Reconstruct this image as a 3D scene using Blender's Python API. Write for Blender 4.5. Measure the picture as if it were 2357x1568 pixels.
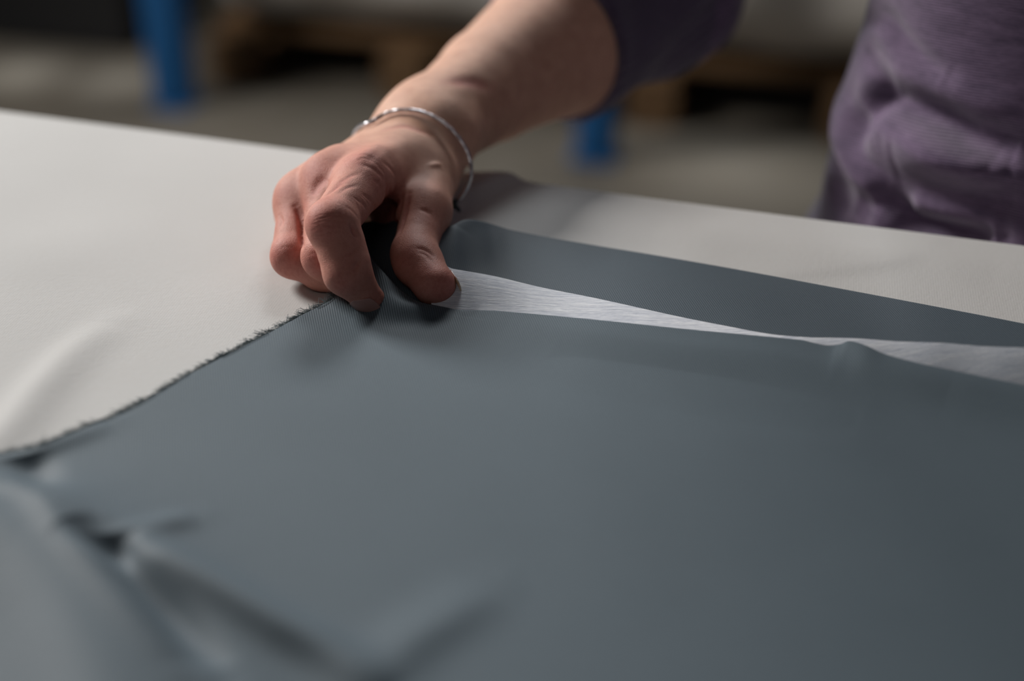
import bpy, bmesh, math, random
import numpy as np
from mathutils import Vector, Matrix

random.seed(7); np.random.seed(7)
PI = math.pi
for _o in list(bpy.data.objects): bpy.data.objects.remove(_o, do_unlink=True)
SC = bpy.context.scene
COL = SC.collection

# ------------------------------------------------------------------ camera
CZ = 1.26; TZ = 0.97; FP = 3273.6; S30 = 0.5; C30 = math.cos(PI / 6)
cd = bpy.data.cameras.new('camera'); cam = bpy.data.objects.new('camera', cd); COL.objects.link(cam)
cam.location = (0, 0, CZ); cam.rotation_euler = (PI / 2 - PI / 6, 0, 0)
cd.lens = 50; cd.sensor_width = 36; cd.clip_start = 0.02; cd.clip_end = 60
cd.dof.use_dof = True; cd.dof.focus_distance = 0.600; cd.dof.aperture_fstop = 2.8
SC.camera = cam
# ------------------------------------------------------------------ world, lamps, exposure
W = bpy.data.worlds.new('world'); SC.world = W; W.use_nodes = True
W.node_tree.nodes['Background'].inputs[0].default_value = (0.62, 0.72, 0.85, 1)
W.node_tree.nodes['Background'].inputs[1].default_value = 0.015
def area(name, loc, target, sx, sy, power, col):
    l = bpy.data.lights.new(name, 'AREA'); l.shape = 'RECTANGLE'; l.size = sx; l.size_y = sy; l.energy = power; l.color = col
    o = bpy.data.objects.new(name, l); COL.objects.link(o); o.location = loc
    o.rotation_euler = (Vector(target) - Vector(loc)).to_track_quat('-Z', 'Y').to_euler()
    return o
area('window_light', (-2.25, 2.25, 2.6), (0, 0.6, 1.0), 0.9, 0.9, 132, (1.0, 0.97, 0.94))
area('overhead_or_added_fill', (0.1, 3.5, 3.1), (0.1, 0.6, 1.0), 0.9, 0.7, 46, (0.92, 0.97, 1.0))
area('overhead_or_added_fill', (-0.5, -1.2, 3.0), (0, 1.0, 0.8), 1.4, 0.5, 3.2, (1.0, 0.92, 0.88))  # weak fill added behind the camera to brighten the fingers facing it
area('overhead_or_added_fill', (0.9, 4.3, 3.2), (0.6, 3.6, 0.0), 1.6, 0.5, 19, (1.0, 0.94, 0.86))
SC.view_settings.view_transform = 'Standard'; SC.view_settings.look = 'None'
SC.view_settings.exposure = 0.0; SC.view_settings.gamma = 1.0; SC.view_settings.use_curve_mapping = False

# ------------------------------------------------------------------ helpers
def Cp(px, py, d):
    """point seen at (px, py) of the 2357x1568 frame at depth d"""
    u = (px - 1178.5) / FP; v = (784 - py) / FP
    return np.array([d * u, d * (C30 + v * S30), CZ + d * (v * C30 - S30)])
def Tp(px, py, h=0.0):
    """point on the table plane (raised by h)"""
    v = (784 - py) / FP
    return Cp(px, py, (CZ - TZ - h) / (S30 - v * C30))
def Fp(px, py, z=0.0):
    v = (784 - py) / FP
    return Cp(px, py, (CZ - z) / (S30 - v * C30))

def tag(o, label=None, cat=None, group=None, kind=None):
    if label: o['label'] = label
    if cat: o['category'] = cat
    if group: o['group'] = group
    if kind: o['kind'] = kind
    return o
def empty(name, loc=(0, 0, 0), rz=0.0):
    o = bpy.data.objects.new(name, None); COL.objects.link(o); o.location = loc; o.rotation_euler = (0, 0, rz)
    o.empty_display_size = 0.05
    return o
def mesh_obj(name, verts, faces, mat, parent=None, smooth=True):
    me = bpy.data.meshes.new(name)
    verts = np.asarray(verts, dtype=np.float64)
    if isinstance(faces, np.ndarray):
        n = len(faces); k = faces.shape[1]
        me.vertices.add(len(verts)); me.vertices.foreach_set('co', verts.ravel())
        me.loops.add(n * k); me.loops.foreach_set('vertex_index', faces.ravel().astype(np.int32))
        me.polygons.add(n); me.polygons.foreach_set('loop_start', np.arange(0, n * k, k, dtype=np.int32))
        me.update(calc_edges=True); me.validate()
    else:
        me.from_pydata([tuple(v) for v in verts], [], [tuple(f) for f in faces]); me.update()
    if smooth: me.polygons.foreach_set('use_smooth', np.ones(len(me.polygons), dtype=bool))
    me.materials.append(mat)
    o = bpy.data.objects.new(name, me); COL.objects.link(o)
    if parent: o.parent = parent
    return o
def bm_obj(name, bm, mat, parent=None, smooth=False, bevel=0):
    me = bpy.data.meshes.new(name); bm.to_mesh(me); bm.free()
    if smooth: me.polygons.foreach_set('use_smooth', np.ones(len(me.polygons), dtype=bool))
    me.materials.append(mat)
    o = bpy.data.objects.new(name, me); COL.objects.link(o)
    if parent: o.parent = parent
    if bevel:
        m = o.modifiers.new('bevel', 'BEVEL'); m.width = bevel; m.segments = 3; m.limit_method = 'ANGLE'
    return o
def add_box(bm, x0, x1, y0, y1, z0, z1):
    vs = [bm.verts.new((x, y, z)) for z in (z0, z1) for x, y in ((x0, y0), (x1, y0), (x1, y1), (x0, y1))]
    for f in ((3, 2, 1, 0), (4, 5, 6, 7), (0, 1, 5, 4), (1, 2, 6, 5), (2, 3, 7, 6), (3, 0, 4, 7)):
        bm.faces.new([vs[i] for i in f])
def add_cyl(bm, p0, p1, r, n=32, r1=None):
    p0 = Vector(p0); p1 = Vector(p1); r1 = r if r1 is None else r1
    q = (p1 - p0).to_track_quat('Z', 'Y')
    a = [bm.verts.new(p0 + q @ Vector((r * math.cos(2 * PI * i / n), r * math.sin(2 * PI * i / n), 0))) for i in range(n)]
    b = [bm.verts.new(p1 + q @ Vector((r1 * math.cos(2 * PI * i / n), r1 * math.sin(2 * PI * i / n), 0))) for i in range(n)]
    for i in range(n):
        j = (i + 1) % n; bm.faces.new((a[i], a[j], b[j], b[i]))
    bm.faces.new(a[::-1]); bm.faces.new(b)

def resample(pts, n, extra=None):
    """Catmull-Rom through pts, n samples evenly by length"""
    P = np.array(pts, dtype=float)
    Q = np.vstack([2 * P[0] - P[1], P, 2 * P[-1] - P[-2]])
    out = []
    for i in range(1, len(Q) - 2):
        p0, p1, p2, p3 = Q[i - 1], Q[i], Q[i + 1], Q[i + 2]
        for t in np.linspace(0, 1, 24, endpoint=False):
            out.append(0.5 * ((2 * p1) + (-p0 + p2) * t + (2 * p0 - 5 * p1 + 4 * p2 - p3) * t * t + (-p0 + 3 * p1 - 3 * p2 + p3) * t ** 3))
    out.append(Q[-2]); out = np.array(out)
    L = np.concatenate([[0], np.cumsum(np.linalg.norm(np.diff(out[:, :2] if out.shape[1] > 3 else out, axis=0), axis=1))])
    s = np.linspace(0, L[-1], n)
    return np.stack([np.interp(s, L, out[:, k]) for k in range(out.shape[1])], 1)

def tube_mesh(path, rad, n=8):
    path = np.asarray(path); m = len(path); rad = np.broadcast_to(rad, (m,))
    t = np.gradient(path, axis=0); t /= np.linalg.norm(t, axis=1)[:, None] + 1e-12
    up = np.array([0.13, 0.21, 0.97]); a = np.cross(t, up); a /= np.linalg.norm(a, axis=1)[:, None] + 1e-12
    b = np.cross(t, a)
    ang = np.linspace(0, 2 * PI, n, endpoint=False)
    V = (path[:, None, :] + rad[:, None, None] * (np.cos(ang)[None, :, None] * a[:, None, :] + np.sin(ang)[None, :, None] * b[:, None, :])).reshape(-1, 3)
    F = []
    for i in range(m - 1):
        for j in range(n):
            k = (j + 1) % n
            F.append((i * n + j, i * n + k, (i + 1) * n + k, (i + 1) * n + j))
    return V, np.array(F)

# ------------------------------------------------------------------ signed distance modelling
def rc(p, a, b, ra, rb):
    """tapered capsule"""
    a = np.asarray(a); b = np.asarray(b); ab = b - a; L2 = ab @ ab
    t = np.clip(((p - a) @ ab) / L2, 0, 1)
    t = t.astype(p.dtype)
    return np.linalg.norm(p - a.astype(p.dtype) - t[:, None] * ab.astype(p.dtype), axis=1) - (ra + (rb - ra) * t)
def sm(a, b, k):
    h = np.clip(0.5 + 0.5 * (b - a) / k, 0, 1)
    return b + (a - b) * h - k * h * (1 - h)
def ell(p, c, R, r):
    """ellipsoid: R rows are its axes"""
    q = (p - np.asarray(c)) @ np.asarray(R).T / np.asarray(r)
    k0 = np.linalg.norm(q, axis=1); k1 = np.linalg.norm(q / np.asarray(r), axis=1) + 1e-9
    return k0 * (k0 - 1) / k1

def surface_nets(f, lo, hi, h, B=10):
    lo = np.array(lo, float); hi = np.array(hi, float)
    nb = np.ceil((hi - lo) / (h * B)).astype(int)
    N = nb * B + 1
    val = np.full(N, 1.0, dtype=np.float32)
    cs = [lo[k] + (np.arange(nb[k]) + 0.5) * h * B for k in range(3)]
    G = np.stack(np.meshgrid(*cs, indexing='ij'), -1).reshape(-1, 3)
    D = f(G).reshape(nb)
    lim = h * B * 0.5 * 1.75 * 1.5 + 2 * h
    # mark block corners' sign with the centre value
    sgn = np.where(D < 0, -1.0, 1.0).astype(np.float32)
    big = np.repeat(np.repeat(np.repeat(sgn, B, 0), B, 1), B, 2)
    val[:-1, :-1, :-1] = big
    act = np.argwhere(np.abs(D) < lim)
    r = np.arange(B + 1)
    L = np.stack(np.meshgrid(r, r, r, indexing='ij'), -1).reshape(-1, 3)
    ch = 120
    for s in range(0, len(act), ch):
        A = act[s:s + ch]
        idx = (A[:, None, :] * B + L[None]).reshape(-1, 3)
        v = f(lo + idx * h).astype(np.float32)
        val[idx[:, 0], idx[:, 1], idx[:, 2]] = v
    ins = val < 0
    c = np.zeros(tuple(N - 1), dtype=np.int8)
    for dx in (0, 1):
        for dy in (0, 1):
            for dz in (0, 1):
                c += ins[dx:N[0] - 1 + dx, dy:N[1] - 1 + dy, dz:N[2] - 1 + dz]
    cell = (c > 0) & (c < 8)
    ci = np.argwhere(cell)
    vid = np.full(tuple(N - 1), -1, dtype=np.int64); vid[cell] = np.arange(len(ci))
    acc = np.zeros((len(ci), 3)); cnt = np.zeros(len(ci))
    cor = [(a, b, d) for a in (0, 1) for b in (0, 1) for d in (0, 1)]
    for i, c0 in enumerate(cor):
        for c1 in cor[i + 1:]:
            df = np.array(c1) - np.array(c0)
            if np.abs(df).sum() != 1: continue
            v0 = val[ci[:, 0] + c0[0], ci[:, 1] + c0[1], ci[:, 2] + c0[2]]; v1 = val[ci[:, 0] + c1[0], ci[:, 1] + c1[1], ci[:, 2] + c1[2]]
            m = (v0 < 0) != (v1 < 0)
            t = v0[m] / (v0[m] - v1[m])
            acc[m] += np.array(c0) + t[:, None] * df; cnt[m] += 1
    V = lo + (ci + acc / cnt[:, None]) * h
    F = []
    for ax in range(3):
        o1, o2 = [(1, 2), (2, 0), (0, 1)][ax]
        a = [slice(1, N[k] - 1) for k in range(3)]; a[ax] = slice(0, N[ax] - 1)
        b = list(a); b[ax] = slice(1, N[ax])
        s0 = ins[tuple(a)]; s1 = ins[tuple(b)]
        e = np.argwhere(s0 != s1)
        off = np.array([1, 1, 1]); off[ax] = 0
        e = e + off
        fl = ins[e[:, 0], e[:, 1], e[:, 2]]
        q = []
        for d1, d2 in ((-1, -1), (0, -1), (0, 0), (-1, 0)):
            p = e.copy(); p[:, o1] += d1; p[:, o2] += d2
            q.append(vid[p[:, 0], p[:, 1], p[:, 2]])
        q = np.stack(q, 1)
        q[~fl] = q[~fl][:, ::-1]
        F.append(q)
    F = np.vstack(F); F = F[(F >= 0).all(1)]
    return V, F
def grad(f, p, e=2e-4):
    g = np.stack([f(p + np.eye(3)[k] * e) - f(p - np.eye(3)[k] * e) for k in range(3)], 1) / (2 * e)
    n = np.linalg.norm(g, axis=1)[:, None] + 1e-9
    return g / n, n[:, 0]
def project(f, V, it=3):
    for _ in range(it):
        g, n = grad(f, V)
        V = V - g * (f(V) / np.maximum(n, 0.5))[:, None] * 0.9
    return V
def subdivide(V, F):
    n = len(V)
    E = np.sort(np.vstack([F[:, [0, 1]], F[:, [1, 2]], F[:, [2, 3]], F[:, [3, 0]]]), axis=1)
    key = E[:, 0].astype(np.int64) * n + E[:, 1]
    u, inv = np.unique(key, return_inverse=True)
    mid = (V[u // n] + V[u % n]) / 2
    m = len(F); cen = V[F].mean(1)
    e = [n + inv[k * m:(k + 1) * m] for k in range(4)]; c = n + len(u) + np.arange(m)
    Fn = np.vstack([np.stack([F[:, k], e[k], c, e[(k - 1) % 4]], 1) for k in range(4)])
    return np.vstack([V, mid, cen]), Fn
def march(f, px, py, d0, d1):
    """first point of surface f met by the camera ray through (px,py)"""
    o = np.array([0, 0, CZ]); D = Cp(px, py, 1.0) - o; n = np.linalg.norm(D); t = d0
    for _ in range(90):
        p = o + D * t
        v = float(f(p[None])[0])
        if v < 1e-4: return p
        t += v * 0.8 / n
        if t > d1: break
    return None
def march_px(f, pts, d0, d1, step=9.0):
    """points of surface f met by rays along a smooth pixel polyline"""
    P = np.array(pts, float); L = np.linalg.norm(np.diff(P, axis=0), axis=1).sum()
    Q = resample(np.c_[P, np.zeros(len(P))], max(5, int(L / step)))[:, :2]
    o = np.array([0, 0, CZ]); D = np.array([Cp(x, y, 1.0) - o for x, y in Q]); n = np.linalg.norm(D, axis=1); t = np.full(len(Q), d0); done = np.zeros(len(Q), bool)
    for _ in range(70):
        v = f(o + D * t[:, None]); done = v < 1e-4
        t = np.where(done | (t > d1), t, t + v * 0.85 / n)
        if (done | (t > d1)).all(): break
    ok = t <= d1
    return [q for q in (o + D * t[:, None])[ok]]
class Marks:
    """creases (+depth) and ridges (-depth) along polylines lying on a surface"""
    def __init__(s): s.items = []
    def add(s, pts, w, dep):
        pts = [p for p in pts if p is not None]
        if len(pts) >= 2: s.items.append((np.array(pts), w, dep))
    def eval(s, P):
        out = np.zeros(len(P))
        for pl, w, dep in s.items:
            lo = pl.min(0) - 3 * w; hi = pl.max(0) + 3 * w
            m = np.all((P > lo) & (P < hi), axis=1)
            if not m.any(): continue
            Q = P[m]; best = np.full(len(Q), 1e9); tt = np.zeros(len(Q)); n = len(pl) - 1
            for i in range(n):
                a, b = pl[i], pl[i + 1]; ab = b - a
                if np.linalg.norm(ab) > 0.03: continue
                t = np.clip(((Q - a) @ ab) / (ab @ ab + 1e-12), 0, 1)
                dd = np.linalg.norm(Q - a - t[:, None] * ab, axis=1)
                k = dd < best; best[k] = dd[k]; tt[k] = (i + t[k]) / n
            tap = np.sqrt(np.clip(np.sin(PI * np.clip(tt, 0.03, 0.97)), 0, 1))
            out[m] += dep * tap * np.exp(-(best / w) ** 2)
        return out

# ------------------------------------------------------------------ materials
def new_mat(name):
    m = bpy.data.materials.new(name); m.use_nodes = True
    nt = m.node_tree; return m, nt, nt.nodes['Principled BSDF']
def nd(nt, t, **kw):
    n = nt.nodes.new(t)
    for k, v in kw.items():
        if k.startswith('i_'): n.inputs[int(k[2:])].default_value = v
        else: setattr(n, k, v)
    return n
def math_n(nt, op, a, b=None, c=None):
    n = nt.nodes.new('ShaderNodeMath'); n.operation = op
    for i, x in enumerate((a, b, c)):
        if x is None: continue
        if isinstance(x, (int, float)): n.inputs[i].default_value = x
        else: nt.links.new(x, n.inputs[i])
    return n.outputs[0]
def noise(nt, scale, detail=3, vec=None, rough=0.5, mapping=None):
    n = nd(nt, 'ShaderNodeTexNoise'); n.inputs['Scale'].default_value = scale; n.inputs['Detail'].default_value = detail; n.inputs['Roughness'].default_value = rough
    if vec is None: vec = nd(nt, 'ShaderNodeTexCoord').outputs['Object']
    if mapping:
        mp = nd(nt, 'ShaderNodeMapping'); mp.inputs['Scale'].default_value = mapping[0]; mp.inputs['Rotation'].default_value = mapping[1]
        nt.links.new(vec, mp.inputs[0]); vec = mp.outputs[0]
    nt.links.new(vec, n.inputs['Vector']); return n.outputs[0]
def mix(nt, f, a, b):
    n = nt.nodes.new('ShaderNodeMix'); n.data_type = 'RGBA'
    for i, x in ((0, f), (6, a), (7, b)):
        if isinstance(x, (int, float)): n.inputs[i].default_value = x
        elif isinstance(x, tuple): n.inputs[i].default_value = x + (1,) if len(x) == 3 else x
        else: nt.links.new(x, n.inputs[i])
    return n.outputs[2]
def mrange(nt, v, a, b, c=0.0, d=1.0):
    n = nt.nodes.new('ShaderNodeMapRange'); nt.links.new(v, n.inputs[0])
    for i, x in enumerate((a, b, c, d)): n.inputs[i + 1].default_value = x
    return n.outputs[0]
def bump(nt, b, h, strength, dist, prev=None):
    n = nt.nodes.new('ShaderNodeBump'); n.inputs['Strength'].default_value = strength; n.inputs['Distance'].default_value = dist
    nt.links.new(h, n.inputs['Height'])
    if prev is not None: nt.links.new(prev, n.inputs['Normal'])
    if b is not None: nt.links.new(n.outputs[0], b.inputs['Normal'])
    return n.outputs[0]
def lines(nt, vx, vy, period, vec=None):
    """sine of distance along the direction (vx,vy) in the plane, given period in metres"""
    if vec is None: vec = nd(nt, 'ShaderNodeTexCoord').outputs['Object']
    n = nd(nt, 'ShaderNodeVectorMath', operation='DOT_PRODUCT'); nt.links.new(vec, n.inputs[0])
    l = math.hypot(vx, vy); n.inputs[1].default_value = (vx / l, vy / l, 0)
    ph = math_n(nt, 'MULTIPLY', n.outputs['Value'], 2 * PI / period)
    return math_n(nt, 'SINE', ph)
def warp(nt, amt, scale):
    tc = nd(nt, 'ShaderNodeTexCoord').outputs['Object']
    nn = nd(nt, 'ShaderNodeTexNoise'); nn.inputs['Scale'].default_value = scale; nt.links.new(tc, nn.inputs['Vector'])
    s = nd(nt, 'ShaderNodeVectorMath', operation='SCALE'); nt.links.new(nn.outputs['Color'], s.inputs[0]); s.inputs['Scale'].default_value = amt
    a = nd(nt, 'ShaderNodeVectorMath', operation='ADD'); nt.links.new(tc, a.inputs[0]); nt.links.new(s.outputs[0], a.inputs[1])
    return a.outputs[0]
def plain(name, col, rough=0.6, metal=0.0, nscale=None, namt=0.15, bscale=None, bstr=0.2, bdist=0.001):
    m, nt, b = new_mat(name); b.inputs['Base Color'].default_value = col + (1,); b.inputs['Roughness'].default_value = rough; b.inputs['Metallic'].default_value = metal
    if nscale:
        f = noise(nt, nscale, 4)
        nt.links.new(mix(nt, f, tuple(c * (1 - namt) for c in col), tuple(min(1, c * (1 + namt)) for c in col)), b.inputs['Base Color'])
    if bscale: bump(nt, b, noise(nt, bscale, 3), bstr, bdist)
    return m

def make_twill(name, dark, light, period=0.00095, spec=0.28, rough=0.6):
    m, nt, b = new_mat(name)
    vec = warp(nt, 0.0012, 18)
    l1 = lines(nt, 2.08, 0.45, period, vec)
    l2 = lines(nt, 0.9, 2.0, period * 0.62, vec)
    tw = math_n(nt, 'MULTIPLY_ADD', l1, 0.5, 0.5)
    x = math_n(nt, 'MULTIPLY', tw, math_n(nt, 'MULTIPLY_ADD', l2, 0.22, 0.78))
    big = noise(nt, 26, 4); fine = noise(nt, 900, 2)
    f = math_n(nt, 'ADD', math_n(nt, 'MULTIPLY', x, 0.72), math_n(nt, 'ADD', math_n(nt, 'MULTIPLY', big, 0.16), math_n(nt, 'MULTIPLY', fine, 0.16)))
    nt.links.new(mix(nt, f, dark, light), b.inputs['Base Color'])
    b.inputs['Roughness'].default_value = rough; b.inputs['Specular IOR Level'].default_value = spec
    b.inputs['Sheen Weight'].default_value = 0.10; b.inputs['Sheen Roughness'].default_value = 0.5; b.inputs['Sheen Tint'].default_value = (0.6, 0.75, 0.85, 1)
    bump(nt, b, x, 0.35, 0.00025)
    return m
M = {}
M['twill'] = make_twill('slate_twill', (0.042, 0.058, 0.071), (0.125, 0.162, 0.188))
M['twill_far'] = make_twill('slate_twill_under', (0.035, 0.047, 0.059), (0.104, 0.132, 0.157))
M['thread'] = plain('slate_thread', (0.085, 0.115, 0.125), 0.8)

def make_cover():
    m, nt, b = new_mat('cream_cotton')
    vec = warp(nt, 0.0015, 14)
    l1 = lines(nt, 0.35, 1.0, 0.0011, vec); l2 = lines(nt, 1.0, -0.2, 0.0011, vec)
    w = math_n(nt, 'ADD', l1, math_n(nt, 'MULTIPLY', l2, 0.7))
    n1 = noise(nt, 420, 4, vec, 0.7); n2 = noise(nt, 11, 4)
    hgt = math_n(nt, 'ADD', math_n(nt, 'MULTIPLY', w, 0.07), n1)
    base = mix(nt, n2, (0.485, 0.480, 0.468), (0.575, 0.568, 0.556))
    base = mix(nt, mrange(nt, n1, 0.3, 0.7, 0.0, 0.22), base, (0.50, 0.47, 0.43))
    sp = nd(nt, 'ShaderNodeTexVoronoi'); sp.inputs['Scale'].default_value = 38; nt.links.new(nd(nt, 'ShaderNodeTexCoord').outputs['Object'], sp.inputs['Vector'])
    dot = math_n(nt, 'LESS_THAN', sp.outputs['Distance'], 0.022)
    dot = math_n(nt, 'MULTIPLY', dot, math_n(nt, 'GREATER_THAN', noise(nt, 9, 2), 0.5))
    nt.links.new(mix(nt, dot, base, (0.08, 0.07, 0.06)), b.inputs['Base Color'])
    b.inputs['Roughness'].default_value = 0.85; b.inputs['Sheen Weight'].default_value = 0.2; b.inputs['Specular IOR Level'].default_value = 0.2
    bump(nt, b, hgt, 0.35, 0.0004)
    return m
M['cover'] = make_cover()

def make_interfacing():
    m, nt, b = new_mat('white_nonwoven')
    ang = -0.33
    s1 = noise(nt, 60, 6, None, 0.75, ((1.0, 16.0, 1.0), (0, 0, -ang)))
    s2 = noise(nt, 260, 4, None, 0.7, ((1.0, 9.0, 1.0), (0, 0, -ang + 0.12)))
    f = math_n(nt, 'ADD', math_n(nt, 'MULTIPLY', s1, 0.6), math_n(nt, 'MULTIPLY', s2, 0.4))
    f2 = mrange(nt, f, 0.38, 0.62)
    nt.links.new(mix(nt, f2, (0.62, 0.66, 0.76), (0.94, 0.95, 0.97)), b.inputs['Base Color'])
    b.inputs['Roughness'].default_value = 0.6; b.inputs['Sheen Weight'].default_value = 0.3
    sx = nd(nt, 'ShaderNodeSeparateXYZ'); nt.links.new(nd(nt, 'ShaderNodeTexCoord').outputs['Object'], sx.inputs[0])
    thin = mrange(nt, sx.outputs[0], 0.09, 0.17, 1.0, 0.28)     # the web is thinner along its far stretch
    nt.links.new(math_n(nt, 'MULTIPLY', mrange(nt, f2, 0.0, 1.0, 0.72, 1.0), thin), b.inputs['Alpha'])
    bump(nt, b, f, 0.6, 0.0006)
    return m
M['interfacing'] = make_interfacing()

def make_skin():
    m, nt, b = new_mat('skin')
    at = nd(nt, 'ShaderNodeAttribute', attribute_name='flush').outputs['Fac']
    n1 = noise(nt, 120, 5, None, 0.6); n2 = noise(nt, 520, 4, None, 0.7)
    col = mix(nt, mrange(nt, n1, 0.3, 0.7), (0.55, 0.305, 0.215), (0.69, 0.41, 0.295))
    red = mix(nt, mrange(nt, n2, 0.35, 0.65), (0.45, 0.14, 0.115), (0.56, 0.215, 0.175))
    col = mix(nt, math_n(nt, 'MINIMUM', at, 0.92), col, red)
    col = mix(nt, mrange(nt, n2, 0.58, 0.72, 0, 0.25), col, (0.26, 0.11, 0.08))
    nt.links.new(col, b.inputs['Base Color'])
    b.inputs['Subsurface Weight'].default_value = 0.12; b.inputs['Subsurface Radius'].default_value = (1.0, 0.35, 0.2); b.inputs['Subsurface Scale'].default_value = 0.004
    b.inputs['Roughness'].default_value = 0.58; b.inputs['Specular IOR Level'].default_value = 0.30
    v = nd(nt, 'ShaderNodeTexVoronoi', feature='DISTANCE_TO_EDGE'); v.inputs['Scale'].default_value = 1300; nt.links.new(warp(nt, 0.001, 300), v.inputs['Vector'])
    h = math_n(nt, 'ADD', math_n(nt, 'MULTIPLY', mrange(nt, v.outputs['Distance'], 0, 0.25), 0.5), n2)
    bump(nt, b, h, 0.5, 0.00020)
    return m
M['skin'] = make_skin()
def make_nail():
    m, nt, b = new_mat('nail'); at = nd(nt, 'ShaderNodeAttribute', attribute_name='tip').outputs['Fac']
    nt.links.new(mix(nt, at, (0.46, 0.235, 0.20), (0.60, 0.47, 0.36)), b.inputs['Base Color'])
    b.inputs['Roughness'].default_value = 0.28; b.inputs['Subsurface Weight'].default_value = 0.1
    return m
M['nail'] = make_nail()

def make_knit(name, dark, light, rib, ribdir, rd=0.00035):
    m, nt, b = new_mat(name)
    vec = warp(nt, 0.006, 9)
    st = noise(nt, 90, 6, vec, 0.7, ((0.6, 0.6, 2.6), (0, 0, 0)))
    st2 = noise(nt, 500, 3, vec, 0.7, ((0.5, 0.5, 3.0), (0, 0, 0)))
    f = math_n(nt, 'ADD', math_n(nt, 'MULTIPLY', st, 0.65), math_n(nt, 'MULTIPLY', st2, 0.35))
    nt.links.new(mix(nt, mrange(nt, f, 0.30, 0.70), dark, light), b.inputs['Base Color'])
    b.inputs['Roughness'].default_value = 0.92; b.inputs['Sheen Weight'].default_value = 0.35; b.inputs['Sheen Roughness'].default_value = 0.6; b.inputs['Specular IOR Level'].default_value = 0.15
    n = nd(nt, 'ShaderNodeVectorMath', operation='DOT_PRODUCT'); nt.links.new(vec, n.inputs[0]); n.inputs[1].default_value = ribdir
    l = math_n(nt, 'SINE', math_n(nt, 'MULTIPLY', n.outputs['Value'], 2 * PI / rib))
    bump(nt, b, math_n(nt, 'ADD', l, math_n(nt, 'MULTIPLY', st2, 1.5)), 0.5, rd)
    return m
M['knit'] = make_knit('purple_jersey', (0.055, 0.032, 0.078), (0.205, 0.134, 0.235), 0.0013, (0.10, 0.2, 0.97))
M['cuff'] = make_knit('dark_purple_rib', (0.060, 0.040, 0.085), (0.10, 0.07, 0.13), 0.0042, (0.62, -0.40, -0.68), 0.0016)
M['denim'] = plain('dark_trouser_cloth', (0.03, 0.035, 0.05), 0.85, 0, 60, 0.2)
M['hair'] = plain('brown_hair', (0.05, 0.03, 0.02), 0.5, 0, 80, 0.4, 300, 0.5)
M['shoe'] = plain('black_shoe', (0.02, 0.02, 0.02), 0.5)
M['silver'] = plain('silver', (0.66, 0.65, 0.68), 0.27, 1.0, None, 0, 700, 0.25, 0.0002)
M['cord_dark'] = plain('dark_cord', (0.035, 0.05, 0.05), 0.7)
M['steel'] = plain('grey_steel', (0.25, 0.26, 0.27), 0.4, 0.7)
M['ply'] = plain('birch_board', (0.45, 0.34, 0.22), 0.6, 0, 20, 0.15)
M['blue'] = plain('blue_paint', (0.001, 0.075, 0.22), 0.6, 0, 12, 0.1)
M['rackbeam'] = plain('orange_paint', (0.45, 0.12, 0.02), 0.45)
def make_wood():
    m, nt, b = new_mat('pallet_pine')
    f = noise(nt, 14, 5, None, 0.6, ((1.0, 14.0, 14.0), (0, 0, 0)))
    nt.links.new(mix(nt, f, (0.070, 0.034, 0.011), (0.135, 0.072, 0.026)), b.inputs['Base Color']); b.inputs['Roughness'].default_value = 0.75
    bump(nt, b, f, 0.3, 0.002); return m
M['wood'] = make_wood()
M['rollcloth'] = plain('undyed_cloth_roll', (0.50, 0.465, 0.425), 0.85, 0, 6, 0.12, 40, 0.3, 0.004)
M['greycloth'] = plain('grey_cloth_roll', (0.085, 0.092, 0.095), 0.85, 0, 8, 0.12, 40, 0.3, 0.004)
M['card'] = plain('cardboard_core', (0.30, 0.20, 0.11), 0.8)
M['black'] = plain('black_plastic', (0.008, 0.008, 0.009), 0.5)
def make_floor():
    m, nt, b = new_mat('workshop_concrete')
    n1 = noise(nt, 0.9, 4, None, 0.55); n2 = noise(nt, 9, 6, None, 0.65)
    c = mix(nt, mrange(nt, n1, 0.35, 0.65), (0.066, 0.057, 0.044), (0.120, 0.103, 0.080))
    c = mix(nt, mrange(nt, n2, 0.3, 0.7, 0, 0.4), c, (0.10, 0.092, 0.078))
    tc = nd(nt, 'ShaderNodeTexCoord').outputs['Object']     # soft light spots on the floor, painted in as paler patches
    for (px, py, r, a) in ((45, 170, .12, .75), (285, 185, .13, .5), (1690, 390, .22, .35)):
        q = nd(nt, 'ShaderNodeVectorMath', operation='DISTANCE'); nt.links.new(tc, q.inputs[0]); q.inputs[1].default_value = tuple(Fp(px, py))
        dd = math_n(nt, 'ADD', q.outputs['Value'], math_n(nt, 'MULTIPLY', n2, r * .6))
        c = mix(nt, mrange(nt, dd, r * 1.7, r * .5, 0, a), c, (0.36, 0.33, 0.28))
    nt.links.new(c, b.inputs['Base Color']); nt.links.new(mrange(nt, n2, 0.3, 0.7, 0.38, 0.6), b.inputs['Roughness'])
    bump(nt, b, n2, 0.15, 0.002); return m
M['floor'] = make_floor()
M['wall'] = plain('painted_wall', (0.42, 0.41, 0.39), 0.8, 0, 3, 0.06)

# ------------------------------------------------------------------ room shell
def slab(name, x0, x1, y0, y1, z0, z1, mat):
    bm = bmesh.new(); add_box(bm, x0, x1, y0, y1, z0, z1)
    return tag(bm_obj(name, bm, mat), kind='structure')
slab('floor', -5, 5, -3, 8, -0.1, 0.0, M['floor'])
slab('wall_back', -5, 5, 8, 8.15, -0.1, 4.0, M['wall'])

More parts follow.
